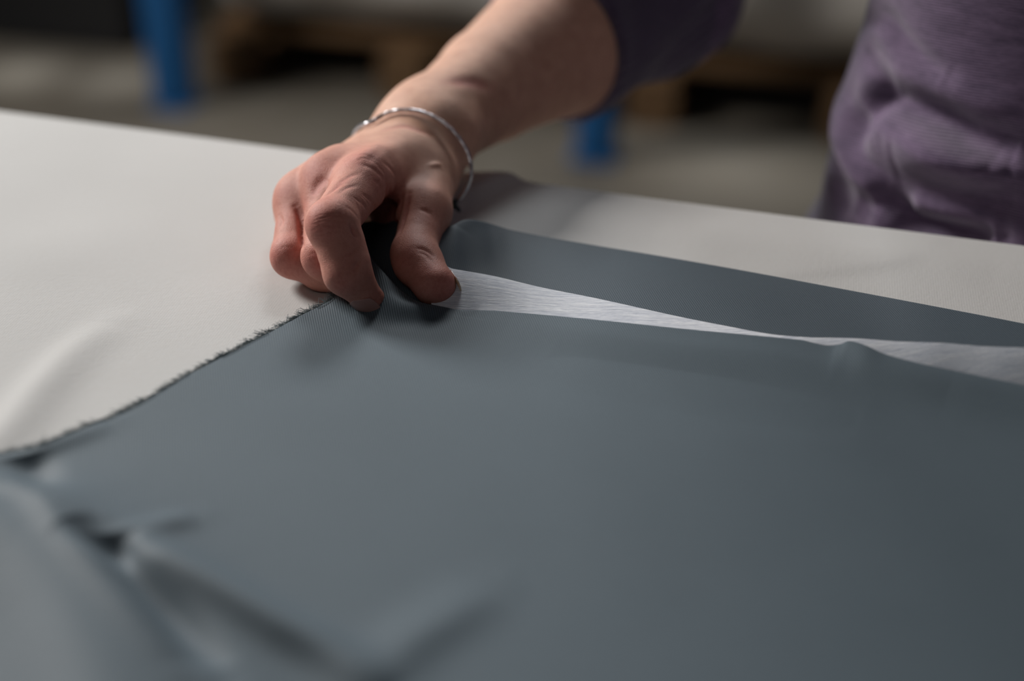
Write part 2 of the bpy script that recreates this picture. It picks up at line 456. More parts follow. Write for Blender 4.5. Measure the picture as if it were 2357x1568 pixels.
# ------------------------------------------------------------------ cutting table
E0 = Tp(0, 255)[:2]; E2 = Tp(2357, 568)[:2]
ev = (E2 - E0) / np.linalg.norm(E2 - E0); nv = np.array([-ev[1], ev[0]])     # along the far edge, and away from the camera
EN = float(nv @ E0)
def loc2(e, n, z): return np.array([ev[0] * e + nv[0] * n, ev[1] * e + nv[1] * n, z])
TANG = math.atan2(ev[1], ev[0])
table = empty('cutting_table', tuple(loc2(0, EN - 0.75, 0)), TANG)
tag(table, 'long cutting table under the cream cloth, where the hand works', 'table')
bm = bmesh.new(); add_box(bm, -1.9, 1.7, -0.74, 0.742, TZ - 0.04, TZ - 0.006); bm_obj('table_top', bm, M['ply'], table, bevel=0.004)
for x in (-1.75, 1.55):
    for y in (-0.66, 0.66):
        bm = bmesh.new(); add_box(bm, x - 0.03, x + 0.03, y - 0.03, y + 0.03, 0, TZ - 0.04); bm_obj('leg', bm, M['steel'], table, bevel=0.003)
for y in (-0.66, 0.66):
    bm = bmesh.new(); add_box(bm, -1.72, 1.52, y - 0.02, y + 0.02, TZ - 0.11, TZ - 0.05); bm_obj('apron', bm, M['steel'], table, bevel=0.003)

# folds: (polyline in plane, height, width on its left side, width on its right side)
def fold(x, y, poly, amp, wl, wr, taper=True):
    P = np.stack([x.ravel(), y.ravel()], 1); best = np.full(len(P), 1e9); side = np.zeros(len(P)); tt = np.zeros(len(P))
    pl = resample(poly, 24)[:, :2]; n = len(pl) - 1
    for i in range(n):
        a, b = pl[i], pl[i + 1]; ab = b - a
        t = np.clip(((P - a) @ ab) / (ab @ ab), 0, 1); v = P - a - t[:, None] * ab; d = np.linalg.norm(v, axis=1)
        k = d < best; best[k] = d[k]; side[k] = np.sign(ab[0] * v[k, 1] - ab[1] * v[k, 0]); tt[k] = (i + t[k]) / n
    w = np.where(side > 0, wl, wr)
    z = amp * np.exp(-(best / w) ** 2)
    if taper: z = z * np.clip(np.sin(PI * np.clip(tt, 0.02, 0.98)), 0, 1) ** 0.6
    return z.reshape(x.shape)
def tps(pts): return [Tp(px, py)[:2] for px, py in pts]

# cream cloth over the table
def cover_height(x, y):
    z = np.zeros_like(x)
    z += fold(x, y, tps([(-200, 1180), (0, 1010), (90, 900), (170, 812), (260, 740)]), 0.0032, 0.009, 0.011)
    z += fold(x, y, tps([(-60, 620), (200, 560), (420, 520)]), 0.0010, 0.03, 0.03)
    z += fold(x, y, tps([(860, 640), (950, 560), (1040, 485), (1120, 436), (1190, 405), (1235, 388)]), 0.0065, 0.016, 0.0048)
    z += fold(x, y, tps([(1500, 520), (1800, 560), (2300, 640)]), 0.0012, 0.02, 0.02)
    z += fold(x, y, tps([(1690, 640), (2020, 610), (2120, 578)]), 0.0006, 0.02, 0.006)
    z += 0.0008 * np.sin(x * 9.3 + 2 * np.sin(y * 7)) * np.sin(y * 11.1 + 1.3)
    return z
def cover():
    es = np.concatenate([np.linspace(-1.93, -0.62, 40), np.linspace(-0.6, 0.5, 420), np.linspace(0.52, 1.73, 40)])
    n0, n1 = EN - 1.50, EN
    prof = [(n1 + 0.012, TZ - 0.26), (n1 + 0.011, TZ - 0.12), (n1 + 0.009, TZ - 0.03), (n1 + 0.006, TZ - 0.008), (n1 + 0.0025, TZ - 0.0018)]
    ns = np.concatenate([np.linspace(n1, n1 - 0.75, 320), np.linspace(n1 - 0.77, n0, 30)])
    prof += [(n, TZ) for n in ns] + [(n0 - 0.006, TZ - 0.006), (n0 - 0.010, TZ - 0.05), (n0 - 0.012, TZ - 0.25)]
    prof = np.array(prof)
    E, N = np.meshgrid(es, prof[:, 0], indexing='ij'); Z = np.broadcast_to(prof[:, 1], E.shape).copy()
    X = ev[0] * E + nv[0] * N; Y = ev[1] * E + nv[1] * N
    w = np.clip(1 - (TZ - Z) / 0.03, 0, 1)
    Z += cover_height(X, Y) * w + 0.0
    a, b = E.shape
    idx = np.arange(a * b).reshape(a, b)
    F = np.stack([idx[:-1, :-1], idx[:-1, 1:], idx[1:, 1:], idx[1:, :-1]], -1).reshape(-1, 4)
    o = mesh_obj('table_cover', np.stack([X, Y, Z], -1).reshape(-1, 3), F, M['cover'])
    md = o.modifiers.new('thick', 'SOLIDIFY'); md.thickness = 0.0012; md.offset = -1
    tag(o, 'cream cotton cloth covering the whole cutting table top', 'tablecloth')
cover()

# ------------------------------------------------------------------ sheets of cloth
H0 = 0.0
def curve_h(pts, n):
    """pts (px,py,h) -> positions on the raised plane"""
    Pp = [tuple(Tp(p[0], p[1], (p[2] if len(p) > 2 else 0) + H0) - np.array([0, 0, H0])) for p in pts]
    return resample(Pp, n)
def coons(top, bot, left, right):
    n = len(top); m = len(left)
    s = np.linspace(0, 1, n)[None, :, None]; t = np.linspace(0, 1, m)[:, None, None]
    Lc = (1 - t) * top[None] + t * bot[None]; Ld = (1 - s) * left[:, None] + s * right[:, None]
    Bb = (1 - s) * (1 - t) * top[0] + s * (1 - t) * top[-1] + (1 - s) * t * bot[0] + s * t * bot[-1]
    return Lc + Ld - Bb
def warp_params(n, pw): return np.linspace(0, 1, n) ** pw
def sheet(name, G, mat, thick=0.0005):
    a, b, _ = G.shape; idx = np.arange(a * b).reshape(a, b)
    F = np.stack([idx[:-1, :-1], idx[1:, :-1], idx[1:, 1:], idx[:-1, 1:]], -1).reshape(-1, 4)
    o = mesh_obj(name, G.reshape(-1, 3), F, mat)
    md = o.modifiers.new('thick', 'SOLIDIFY'); md.thickness = thick; md.offset = -1
    return o

# under layer, the far band
NS = 500; H0 = 0.0014
top = curve_h([(790, 525, .008), (860, 508, .010), (930, 512, .013), (985, 530, .015), (1030, 524, .014), (1065, 516, .012), (1100, 514, .010), (1135, 518, .007), (1180, 530, .004), (1260, 546, .0015), (1400, 570), (1650, 612), (1900, 658), (2150, 705), (2357, 745), (2700, 814)], NS)
left = curve_h([(790, 525, .008), (795, 600, .006), (830, 670, .002), (850, 760, 0)], 120)
bot = curve_h([(850, 760), (1000, 770), (1500, 850), (2700, 1090)], NS)
right = curve_h([(2700, 814), (2700, 900), (2700, 1090)], 120)
Ga = coons(top, bot, left, right)
def lift(Gx, th, lh, a, b):
    dt = np.linalg.norm(Gx[..., :2] - Gx[:1, :, :2], axis=-1); ds = np.linalg.norm(Gx[..., :2] - Gx[:, :1, :2], axis=-1)
    return np.maximum(th[None, :] * np.exp(-(dt / a) ** 2), lh[:, None] * np.exp(-(ds / b) ** 2))
hA = lift(Ga, top[:, 2] - TZ, left[:, 2] - TZ, .030, .02)
Ga[..., 2] = TZ + 0.0014 + hA + fold(Ga[..., 0], Ga[..., 1], tps([(1050, 590), (1085, 555), (1130, 520), (1175, 485)]), 0.0035, 0.008, 0.006)
under = sheet('folded_fabric', Ga, M['twill_far'])
tag(under, 'slate blue twill fabric beneath, the band beyond the white interfacing strip', 'fabric')

# interfacing
H0 = 0.0020
top = curve_h([(985, 600, .013), (1015, 612, .011), (1120, 633, .007), (1220, 655, .003), (1350, 683, .001), (1640, 744, .0005), (1760, 768, .001), (1850, 775, .003), (1950, 779, .004), (2150, 789, .007), (2357, 801, .010), (2700, 818, .012)], NS)
left = curve_h([(985, 600, .013), (990, 680, .004), (1000, 745, .0)], 80)
bot = curve_h([(1000, 745), (1400, 775), (1900, 832), (2357, 940), (2700, 1015)], NS)
right = curve_h([(2700, 818, .012), (2700, 900, .006), (2700, 1015, 0)], 80)
Gi = coons(top, bot, left, right)
hI = lift(Gi, top[:, 2] - TZ, left[:, 2] - TZ, .034, .02) * np.clip(1 - (np.linspace(0, 1, 80) / .78) ** 2, 0, 1)[:, None]
hI = np.maximum(hI, lift(Ga, Ga[0, :, 2] * 0, Ga[:, 0, 2] * 0, 1, 1).max() * 0)
Gi[..., 2] = TZ + 0.0020 + hI + 0.0002 * np.sin(Gi[..., 0] * 170 + 3 * np.sin(Gi[..., 1] * 60))
inter = sheet('interfacing_strip', Gi, M['interfacing'], 0.0002)
tag(inter, 'thin white fibrous interfacing strip lying between the two slate fabric layers', 'interfacing')

# upper sheet
NT = 420; H0 = 0.0033
topP = [(836, 572, .0085), (858, 600, .0080), (893, 640, .0065), (922, 670, .0045), (962, 697, .0025), (1035, 713, .001), (1120, 717, .0008), (1200, 724, .0008), (1400, 745, .0015), (1600, 768, .0012), (1830, 793, .001), (1900, 805, .001), (1925, 805, .002), (1948, 798, .0035), (1985, 809, .0045), (2030, 830, .004), (2100, 850, .004), (2200, 872, .004), (2357, 906, .004), (2750, 990, .004)]
leftP = [(836, 572, .0085), (808, 618, .0060), (782, 660, .003), (762, 690, .0010), (700, 723), (600, 779), (450, 858), (350, 915), (250, 966), (160, 1012), (90, 1043), (0, 1060), (-120, 1095), (-300, 1200), (-450, 1400), (-600, 1900)]
top = curve_h(topP, NS * 2); left = curve_h(leftP, NT); bot = curve_h([(-600, 1900), (1000, 1900), (2750, 1900)], NS * 2); right = curve_h([(2750, 990), (2750, 1300), (2750, 1900)], NT)
right[:, 2] = TZ; bot[:, 2] = TZ
tz = top[:, 2] - TZ; lz = left[:, 2] - TZ
t2, l2_ = top.copy(), left.copy(); t2[:, 2] = TZ; l2_[:, 2] = TZ
G = coons(t2, bot, l2_, right)
X, Y = G[..., 0], G[..., 1]
dt = np.linalg.norm(G[..., :2] - G[:1, :, :2], axis=-1); ds = np.linalg.norm(G[..., :2] - G[:, :1, :2], axis=-1)
Z = np.maximum(tz[None, :] * np.exp(-(dt / 0.016) ** 2), lz[:, None] * np.exp(-(ds / 0.012) ** 2)) + 0.0033
def sheet_folds(X, Y):
    Z = np.zeros_like(X)
    Z += fold(X, Y, tps([(460, 1215), (390, 1245), (320, 1290)]), 0.0022, 0.0060, 0.0060)
    Z += fold(X, Y, tps([(170, 1300), (250, 1330), (335, 1330)]), -0.0042, 0.007, 0.007)
    Z += fold(X, Y, tps([(300, 1290), (400, 1350), (520, 1415), (640, 1480), (760, 1540), (900, 1640)]), 0.0070, 0.0085, 0.0070)
    Z += fold(X, Y, tps([(-150, 1180), (0, 1180), (110, 1235), (180, 1330), (300, 1470), (430, 1620)]), 0.0045, 0.012, 0.0060)
    Z += fold(X, Y, tps([(260, 1290), (300, 1370), (400, 1470), (520, 1600)]), -0.0085, 0.006, 0.008)
    Z += fold(X, Y, tps([(1140, 1370), (1040, 1440), (940, 1510), (800, 1650)]), 0.0022, 0.009, 0.011)
    Z += fold(X, Y, tps([(60, 1080), (90, 1130), (110, 1190)]), -0.004, 0.007, 0.007)
    Z += fold(X, Y, tps([(-100, 1090), (0, 1090), (120, 1050), (260, 990)]), 0.0025, 0.004, 0.006)
    Z += fold(X, Y, tps([(1150, 760), (1500, 815), (1800, 850), (2200, 935)]), 0.0016, 0.010, 0.016)
    Z += fold(X, Y, tps([(1250, 830), (1600, 900), (2000, 980)]), -0.0008, 0.014, 0.016)
    Z += fold(X, Y, tps([(830, 730), (880, 760), (960, 760), (1080, 740)]), -0.0008, 0.006, 0.006)
    Z += fold(X, Y, tps([(880, 715), (940, 735), (1050, 735)]), 0.0016, 0.004, 0.006)
    Z += fold(X, Y, tps([(-700, 1300), (-300, 1290), (0, 1310), (140, 1420), (230, 1600), (300, 1850)]), 0.015, 0.034, 0.030, False)
    Z += 0.0006 * np.sin(X * 19 + 2 * np.sin(Y * 14)) * np.sin(Y * 23)
    return Z
Z = Z + sheet_folds(X, Y)
G[..., 2] = TZ + np.maximum(Z, 0.0028)
upper = sheet('fabric_sheet', G, M['twill'], 0.0006)
tag(upper, 'large slate blue twill sheet in front with a frayed left edge, pinched by fingers', 'fabric')

# frayed threads along the cut edge of the upper sheet
def fray():
    Vs, Fs, off = [], [], 0
    edge = G[:, 0, :]; L = np.concatenate([[0], np.cumsum(np.linalg.norm(np.diff(edge, axis=0), axis=1))])
    s0, s1 = 0.028, L[-1] * 0.72
    tuft = 0.0; rng = np.random.RandomState(3)
    s = s0
    while s < s1:
        s += rng.uniform(0.00005, 0.00015)
        tuft = 0.5 + 0.5 * math.sin(s * 900 + 2.2 * math.sin(s * 310))
        p = np.array([np.interp(s, L, edge[:, k]) for k in range(3)]); q = np.array([np.interp(s + 0.002, L, edge[:, k]) for k in range(3)])
        d = (q - p) / np.linalg.norm(q - p); o = np.array([d[1], -d[0], 0])
        if o @ np.array([-0.6, 0.8, 0]) < 0: o = -o
        ln = rng.uniform(0.0012, 0.0030) + 0.0034 * tuft * rng.uniform(0.3, 1)
        dirv = o * 0.75 + d * rng.uniform(-0.1, 1.1) + np.array([0, 0, rng.uniform(-0.05, 0.25)])
        dirv /= np.linalg.norm(dirv)
        c = np.linspace(0, 1, 5)[:, None]; bend = d * rng.uniform(-0.003, 0.003) + np.array([0, 0, rng.uniform(-.0005, .0012)])
        path = p - o * 0.0006 + np.array([0, 0, -0.0003]) + dirv * ln * c + bend * c ** 2 + np.array([0, 0, -0.0006]) * c ** 2
        path[:, 2] = np.maximum(path[:, 2], TZ + 0.0005)
        V, F = tube_mesh(path, np.linspace(0.00011, 0.00006, 5), 4)
        Vs.append(V); Fs.append(F + off); off += len(V)
    # long threads lying parallel to the edge
    for k in range(26):
        a = rng.uniform(s0, s1 - 0.02); n = 14; ss = np.linspace(a, a + rng.uniform(0.01, 0.035), n)
        p = np.stack([np.interp(ss, L, edge[:, j]) for j in range(3)], 1)
        w = rng.uniform(-0.0008, 0.0012); p[:, 0] -= w * 0.7 + 0.0004 * np.sin(np.linspace(0, 6, n)); p[:, 1] += w * 0.7; p[:, 2] += 0.0003
        V, F = tube_mesh(p, 0.00012, 4); Vs.append(V); Fs.append(F + off); off += len(V)
    o = mesh_obj('frayed_threads', np.vstack(Vs), np.vstack(Fs), M['thread'], upper)
    o['kind'] = 'stuff'; o['label'] = 'loose frayed threads of the cut edge'
fray()

# ------------------------------------------------------------------ person: hand and arm
H = {}
def J(n, px, py, d): H[n] = Cp(px, py, d)
J('i0', 838, 414, .624); J('i1', 764, 517, .590); J('i2', 795, 630, .589); J('i3', 851, 689, .598)
J('m0', 758, 414, .636); J('m1', 748, 590, .607); J('m2', 790, 630, .609); J('m3', 830, 652, .610)
J('r0', 694, 456, .643); J('r1', 674, 590, .619); J('r2', 738, 627, .617); J('r3', 800, 652, .612)
J('p0', 692, 482, .660); J('p1', 670, 577, .636); J('p2', 718, 603, .631); J('p3', 762, 626, .627)
J('t0', 988, 405, .668); J('t1', 977, 487, .640); J('t2', 953, 584, .618); J('t2b', 963, 606, .613); J('t3', 1000, 657, .602)
J('ci', 962, 352, .682); J('cm', 940, 338, .689); J('cr', 920, 330, .697); J('cp', 912, 335, .706)
J('wa', 968, 272, .708); J('wb', 1018, 316, .692); J('w', 985, 300, .698)
J('f1', 1130, 195, .755); J('f2', 1284, 96, .805); J('el', 1500, -50, .86)
SH = loc2(-0.086, 0.765, 1.31)
FING = {
    'i': [('i0', 'i1', .0112, .0099), ('i1', 'i2', .0098, .0089), ('i2', 'i3', .0086, .0064)],
    'm': [('m0', 'm1', .0104, .0097), ('m1', 'm2', .0090, .0080), ('m2', 'm3', .0078, .0068)],
    'r': [('r0', 'r1', .0100, .0093), ('r1', 'r2', .0087, .0078), ('r2', 'r3', .0074, .0060)],
    'p': [('p0', 'p1', .0090, .0076), ('p1', 'p2', .0075, .0066), ('p2', 'p3', .0064, .0055)],
}
def hand_base(P):
    palm = rc(P, H['ci'], H['i0'], .0150, .0098)
    palm = sm(palm, rc(P, H['cm'], H['m0'], .0150, .0098), .010)
    palm = sm(palm, rc(P, H['cr'], H['r0'], .0140, .0094), .010)
    palm = sm(palm, rc(P, H['cp'], H['p0'], .0125, .0088), .010)
    palm = sm(palm, rc(P, H['wa'], H['wb'], .0160, .0160), .014)
    palm = sm(palm, rc(P, Cp(985, 380, .684), Cp(960, 450, .672), .0120, .0110), .010)     # heel of the hand
    for a, b in (('i', 'm'), ('m', 'r'), ('r', 'p')):
        palm = sm(palm, rc(P, H[a + '0'] * .75 + H[a + '1'] * .25 + [0, .003, 0], H[b + '0'] * .75 + H[b + '1'] * .25 + [0, .003, 0], .0080, .0080), .007)
        palm = sm(palm, rc(P, H[a + '0'] * .85 + H['cm'] * .15, H[b + '0'] * .85 + H['cm'] * .15, .0098, .0098), .008)
    th = rc(P, H['ci'], H['t0'], .0135, .0120)
    th = sm(th, rc(P, H['t0'], H['t1'], .0122, .0112), .006)
    palm = sm(palm, th, .010)
    palm = sm(palm, rc(P, Cp(872, 425, .655), Cp(950, 460, .662), .0065, .0075), .010)
    palm = sm(palm, rc(P, Cp(880, 440, .660), Cp(905, 530, .655), .0085, .0075), .010)     # inner palm     # web
    arm = rc(P, H['w'], H['f1'], .0205, .0292)
    arm = sm(arm, rc(P, H['f1'], H['f2'], .0292, .0415), .004)
    arm = sm(arm, rc(P, H['f2'], H['el'], .0415, .0400), .004)
    arm = sm(arm, rc(P, H['el'], SH, .0400, .0480), .015)
    base = sm(palm, arm, .014)
    out = None
    for k, segs in FING.items():
        d = None
        for a, b, ra, rb in segs:
            x = rc(P, H[a], H[b], ra, rb)
            d = x if d is None else sm(d, x, .0030)
        kn = {'i': .0099, 'm': .0084, 'r': .0078, 'p': .0077}[k]
        pip = H[k + '1'] 
        d = sm(d, np.linalg.norm(P - pip, axis=1) - kn, .004)
        if k == 'i':
            d = sm(d, rc(P, Cp(800, 560, .592), Cp(812, 600, .592), .0072, .0072), .004); d = sm(d, np.linalg.norm(P - Cp(819, 640, .594), axis=1) - .0068, .004)
        if k != 'i': d = sm(d, np.linalg.norm(P - H[k + '0'], axis=1) - .0104, .006)
        d = sm(d, base, .0065)
        out = d if out is None else sm(out, d, .0009)
    th = rc(P, H['t1'], H['t2'], .0108, .0092)
    th = sm(th, rc(P, H['t2'], H['t2b'], .0092, .0098), .005)
    th = sm(th, rc(P, H['t2b'], H['t3'], .0096, .0091), .005)
    th = sm(th, base, .0075)
    out = sm(out, th, .0009)
    return out

marks = Marks()
def crease(pts, w, dep, lo=.5, hi=.9):
    marks.add(march_px(hand_base, pts, lo, hi, 5.0), w, dep)
def c3(pts, w, dep):   # points of the big crop of the hand: 3.015 px per pixel, corner (580,220)
    crease([(580 + x / 3.015, 220 + y / 3.015) for x, y in pts], w, dep)
# knuckle wrinkles of the index finger
c3([(430, 870), (500, 845), (560, 830), (640, 840)], .0005, .00022)
c3([(415, 900), (490, 872), (560, 862), (660, 880)], .0005, .00028)
c3([(420, 935), (480, 905), (560, 895), (620, 905)], .0005, .00022)
c3([(430, 975), (500, 960), (560, 935), (600, 905)], .0006, .00025)
c3([(690, 890), (700, 920), (720, 960), (735, 975)], .0014, .0011)
c3([(745, 1140), (720, 1190), (690, 1215)], .0012, .0010)
c3([(730, 1060), (700, 1080), (670, 1095)], .0010, .0004)
c3([(560, 1300), (600, 1290), (660, 1300)], .0008, .0003)
for _k in range(9):
    c3([(590 + 22 * _k, 700 - 8 * _k + 40), (630 + 22 * _k, 760 - 6 * _k), (650 + 24 * _k, 830 - 8 * _k)], .0005, .00016)
for _k in range(7):
    c3([(420 + 4 * _k, 850 + 22 * _k), (500, 826 + 20 * _k), (600, 822 + 18 * _k)], .0004, .00014)
# side of the proximal phalanx
c3([(700, 700), (760, 740), (800, 790), (790, 850)], .0009, .0004)
c3([(760, 680), (820, 720), (850, 770), (840, 820)], .0009, .0004)
c3([(640, 760), (700, 800), (740, 850)], .0009, .0003)
c3([(600, 680), (660, 640), (740, 620)], .0010, .0003)
c3([(935, 600), (945, 650), (930, 720), (900, 780)], .0016, .0013)
c3([(850, 590), (890, 620), (910, 680), (890, 740)], .0010, .0005)
# web and thenar folds
c3([(1000, 640), (990, 740), (970, 840), (960, 940)], .0020, .0020)
c3([(1040, 640), (1030, 740), (1010, 860), (990, 960)], .0014, .0012)
c3([(1090, 680), (1075, 760), (1050, 860), (1020, 960)], .0014, .0012)
c3([(960, 620), (960, 700), (940, 800)], .0014, .0012)
# thumb
c3([(1140, 1060), (1190, 1065), (1240, 1095), (1265, 1130)], .0011, .0006)
c3([(1150, 1085), (1200, 1100), (1240, 1140), (1262, 1170)], .0010, .0005)
c3([(1160, 790), (1210, 800), (1245, 830)], .0012, .0004)
# back of the hand: wrinkles and tendons
c3([(560, 640), (610, 600), (680, 560), (740, 540)], .0012, .0004)
c3([(520, 690), (580, 640), (640, 600)], .0012, .0006)
c3([(760, 480), (820, 500), (880, 540), (930, 600)], .0011, .0003)
c3([(700, 440), (760, 420), (830, 440), (880, 470)], .0009, .0002)
c3([(740, 390), (800, 370), (860, 360)], .0009, .0002)
c3([(720, 460), (780, 440), (850, 470), (920, 540)], .0008, .0002)
c3([(900, 460), (960, 500), (1000, 560)], .0012, .0004)
c3([(1230, 490), (1290, 480), (1310, 500)], .0016, -.0009)
c3([(870, 330), (800, 400), (700, 450)], .0035, -.0010)
c3([(960, 350), (880, 430), (800, 500)], .0035, -.0008)
c3([(930, 370), (840, 440), (760, 520)], .0022, .0003)
c3([(520, 560), (450, 620), (420, 700)], .0030, .0012)
c3([(300, 770), (330, 840), (345, 920), (350, 1050)], .0015, .0016)
c3([(190, 830), (205, 870), (200, 910)], .0011, .0006)
c3([(190, 1060), (240, 1050), (300, 1060)], .0009, .00012)
c3([(380, 1110), (430, 1095), (480, 1110)], .0009, .00012)
c3([(380, 1160), (430, 1150), (480, 1170)], .0009, .00012)
# wrist crease and forearm tendon
crease([(1030, 190), (1080, 188), (1130, 200)], .0040, .0008)
crease([(880, 300), (930, 290), (990, 310)], .002, .0006)

def hand_final(P): return hand_base(P) + marks.eval(P)

# torso frame: centre, lean
TC = np.array([0.113, 0.768])
zk = np.array([0.55, .80, .86, .90, .922, .955, .985, 1.03, 1.10, 1.20, 1.28, 1.33, 1.37])
wk = np.array([.172, .178, .184, .186, .176, .174, .172, .164, .156, .168, .175, .160, .110])
dk = np.array([.10, .105, .112, .116, .118, .114, .110, .104, .102, .110, .108, .095, .075])
def torso(P, grow=0.0):
    e = P[:, 0] * ev[0] + P[:, 1] * ev[1] - TC[0]; n = P[:, 0] * nv[0] + P[:, 1] * nv[1] - TC[1]
    z = P[:, 2]; n = n + np.clip(z - 1.05, 0, 1) * 0.12
    w = np.interp(z, zk, wk) + grow; d = np.interp(z, zk, dk) + grow
    r = (np.abs(e / w) ** 2.4 + np.abs(n / d) ** 2.4) ** (1 / 2.4)
    return (r - 1) * np.minimum(w, d) * 0.85

HIP = {s: loc2(TC[0] + s * 0.085, TC[1], 0.86) for s in (-1, 1)}
def body_rest(P):
    d = torso(P, -0.034)
    d = np.maximum(d, P[:, 2] - 1.375); d = np.maximum(d, 0.80 - P[:, 2])
    nk = loc2(TC[0], TC[1] - 0.04, 1.36); hd = loc2(TC[0] - 0.01, TC[1] - 0.085, 1.50)
    d = sm(d, rc(P, nk, hd, .052, .048), .03)
    R = np.array([[ev[0], ev[1], 0], [nv[0], nv[1], 0], [0, 0, 1]])
    d = sm(d, ell(P, hd + [0, 0, .035], R, (.072, .092, .108)), .02)
    d = sm(d, rc(P, hd + loc2(0, -.088, .02), hd + loc2(0, -.103, -.002), .008, .012), .012)   # nose
    for s in (-1, 1):
        d = sm(d, ell(P, hd + loc2(s * .074, 0.005, .015), R, (.010, .018, .030)), .006)
        d = np.maximum(d, -(np.linalg.norm(P - (hd + loc2(s * .031, -.093, .032)), axis=1) - .012))
    d = sm(d, rc(P, loc2(TC[0] - .15, .765, 1.315), loc2(TC[0] + .15, .765, 1.315), .05, .05), .03)
    # left arm, resting beside the sheet further along the table
    sl = loc2(TC[0] + .18, .765, 1.305); elb = loc2(TC[0] + .27, .80, 1.05); wr = loc2(TC[0] + .26, .60, 1.005)
    d = sm(d, rc(P, sl, elb, .047, .038), .02); d = sm(d, rc(P, elb, wr, .038, .024), .02)
    ha = loc2(TC[0] + .245, .525, .992); d = sm(d, ell(P, (wr + ha) / 2 + [0, 0, -.002], R, (.036, .055, .014)), .014)
    for k in range(4):
        b0 = ha + loc2(-.026 + k * .0175, 0.0, 0); b1 = b0 + loc2(-.004 + .003 * k, -.045 + .004 * abs(k - 1.4), -.002); b2 = b1 + loc2(0, -.022, -.009)
        f = sm(rc(P, b0, b1, .0092, .0082), rc(P, b1, b2, .0082, .0068), .003); d = sm(d, f, .004)
    d = sm(d, rc(P, ha + loc2(-.030, .05, -.002), ha + loc2(-.056, .01, -.006), .012, .009), .010)
    d = sm(d, rc(P, ha + loc2(-.056, .01, -.006), ha + loc2(-.060, -.02, -.010), .009, .008), .004)
    for s in (-1, 1):
        kn = loc2(TC[0] + s * .09, TC[1] - .02, .47); an = loc2(TC[0] + s * .09, TC[1] + .02, .09)
        d = sm(d, rc(P, HIP[s], kn, .080, .052), .03); d = sm(d, rc(P, kn, an, .052, .036), .02)
        d = sm(d, rc(P, an + [0, 0, -.045], an + loc2(0, -.13, -.055), .034, .026), .02)
    return d
def body_all(P): return sm(body_rest(P), hand_base(P), .02)

def build_body(parent):
    hv = .0009
    # fine part: hand, wrist and forearm, up to inside the sleeve
    cutn = (H['el'] - H['f2']); cutn /= np.linalg.norm(cutn); cutp = H['f2'] + cutn * 0.055
    lo = np.array([min(H[k][i] for k in H if k not in ('el',)) for i in range(3)]) - .05
    hi = np.array([max(H[k][i] for k in H if k not in ('el',)) for i in range(3)]) + .05
    ff = lambda P: np.maximum(hand_base(P), (P - cutp) @ cutn)
    V, F = surface_nets(ff, lo, hi, hv * 1.3)
    V = project(ff, V, 1)
    V, F = subdivide(V, F)
    f2 = lambda P: np.maximum(hand_final(P), (P - cutp) @ cutn)
    f2 = ff; V = project(ff, V, 3); V = V - grad(ff, V)[0] * marks.eval(V)[:, None]
    nh = len(V)
    # coarse remainder of the same body
    cl = lambda P: np.maximum(body_all(P), -((P - cutp) @ cutn + 0.012) * np.where(np.linalg.norm(P - cutp, axis=1) < .25, 1, -100))
    def rest(P):
        d = body_all(P); c = -((P - cutp) @ cutn) - 0.004
        near = (P - SH)[:, 2] < 10
        # remove the hand and forearm side of the cut only along the arm
        s = rc(P, H['f2'] - cutn * .02, H['w'], .075, .075); s = np.minimum(s, rc(P, H['w'], H['m0'], .06, .07))
        s = np.maximum(s, c * -1)
        return np.maximum(d, -s)
    V2, F2 = surface_nets(rest, (-0.35, 0.45, -0.01), (0.62, 1.05, 1.70), .009)
    V = np.vstack([V, V2]); F = np.vstack([F, F2 + nh])
    o = mesh_obj('body', V, F, M['skin'], parent)
    fl = np.zeros(len(V))
    spots = [((480, 890), .010, 1.0), ((880, 600), .010, .55), ((780, 440), .008, .55), ((720, 440), .007, .45), ((440, 540), .009, .7), ((225, 670), .008, .6), ((210, 1130), .011, 1.0),
             ((430, 1180), .010, .9), ((650, 1150), .010, .55), ((640, 1300), .009, .7), ((860, 1420), .008, .5), ((1340, 1330), .011, 1.0), ((1230, 1230), .011, .7), ((1100, 1120), .010, .55), ((1060, 1000), .010, .3),
             ((300, 800), .012, .5), ((420, 900), .012, .35), ((800, 800), .012, .4), ((880, 700), .008, .3), ((700, 1000), .010, .35), ((560, 740), .012, .3), ((280, 1220), .010, .7), ((1180, 820), .008, .35)]
    for (x, y), r, a in spots:
        p = march(hand_base, 580 + x / 3.015, 220 + y / 3.015, .5, .9)
        if p is not None: fl = np.maximum(fl, a * np.exp(-(np.linalg.norm(V - p, axis=1) / r) ** 2))
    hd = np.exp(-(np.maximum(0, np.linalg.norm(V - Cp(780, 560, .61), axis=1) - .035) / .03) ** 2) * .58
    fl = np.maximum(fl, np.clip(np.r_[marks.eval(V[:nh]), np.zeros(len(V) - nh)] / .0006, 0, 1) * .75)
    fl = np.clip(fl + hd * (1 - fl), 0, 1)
    at = o.data.attributes.new('flush', 'FLOAT', 'POINT'); at.data.foreach_set('value', fl)
    return o

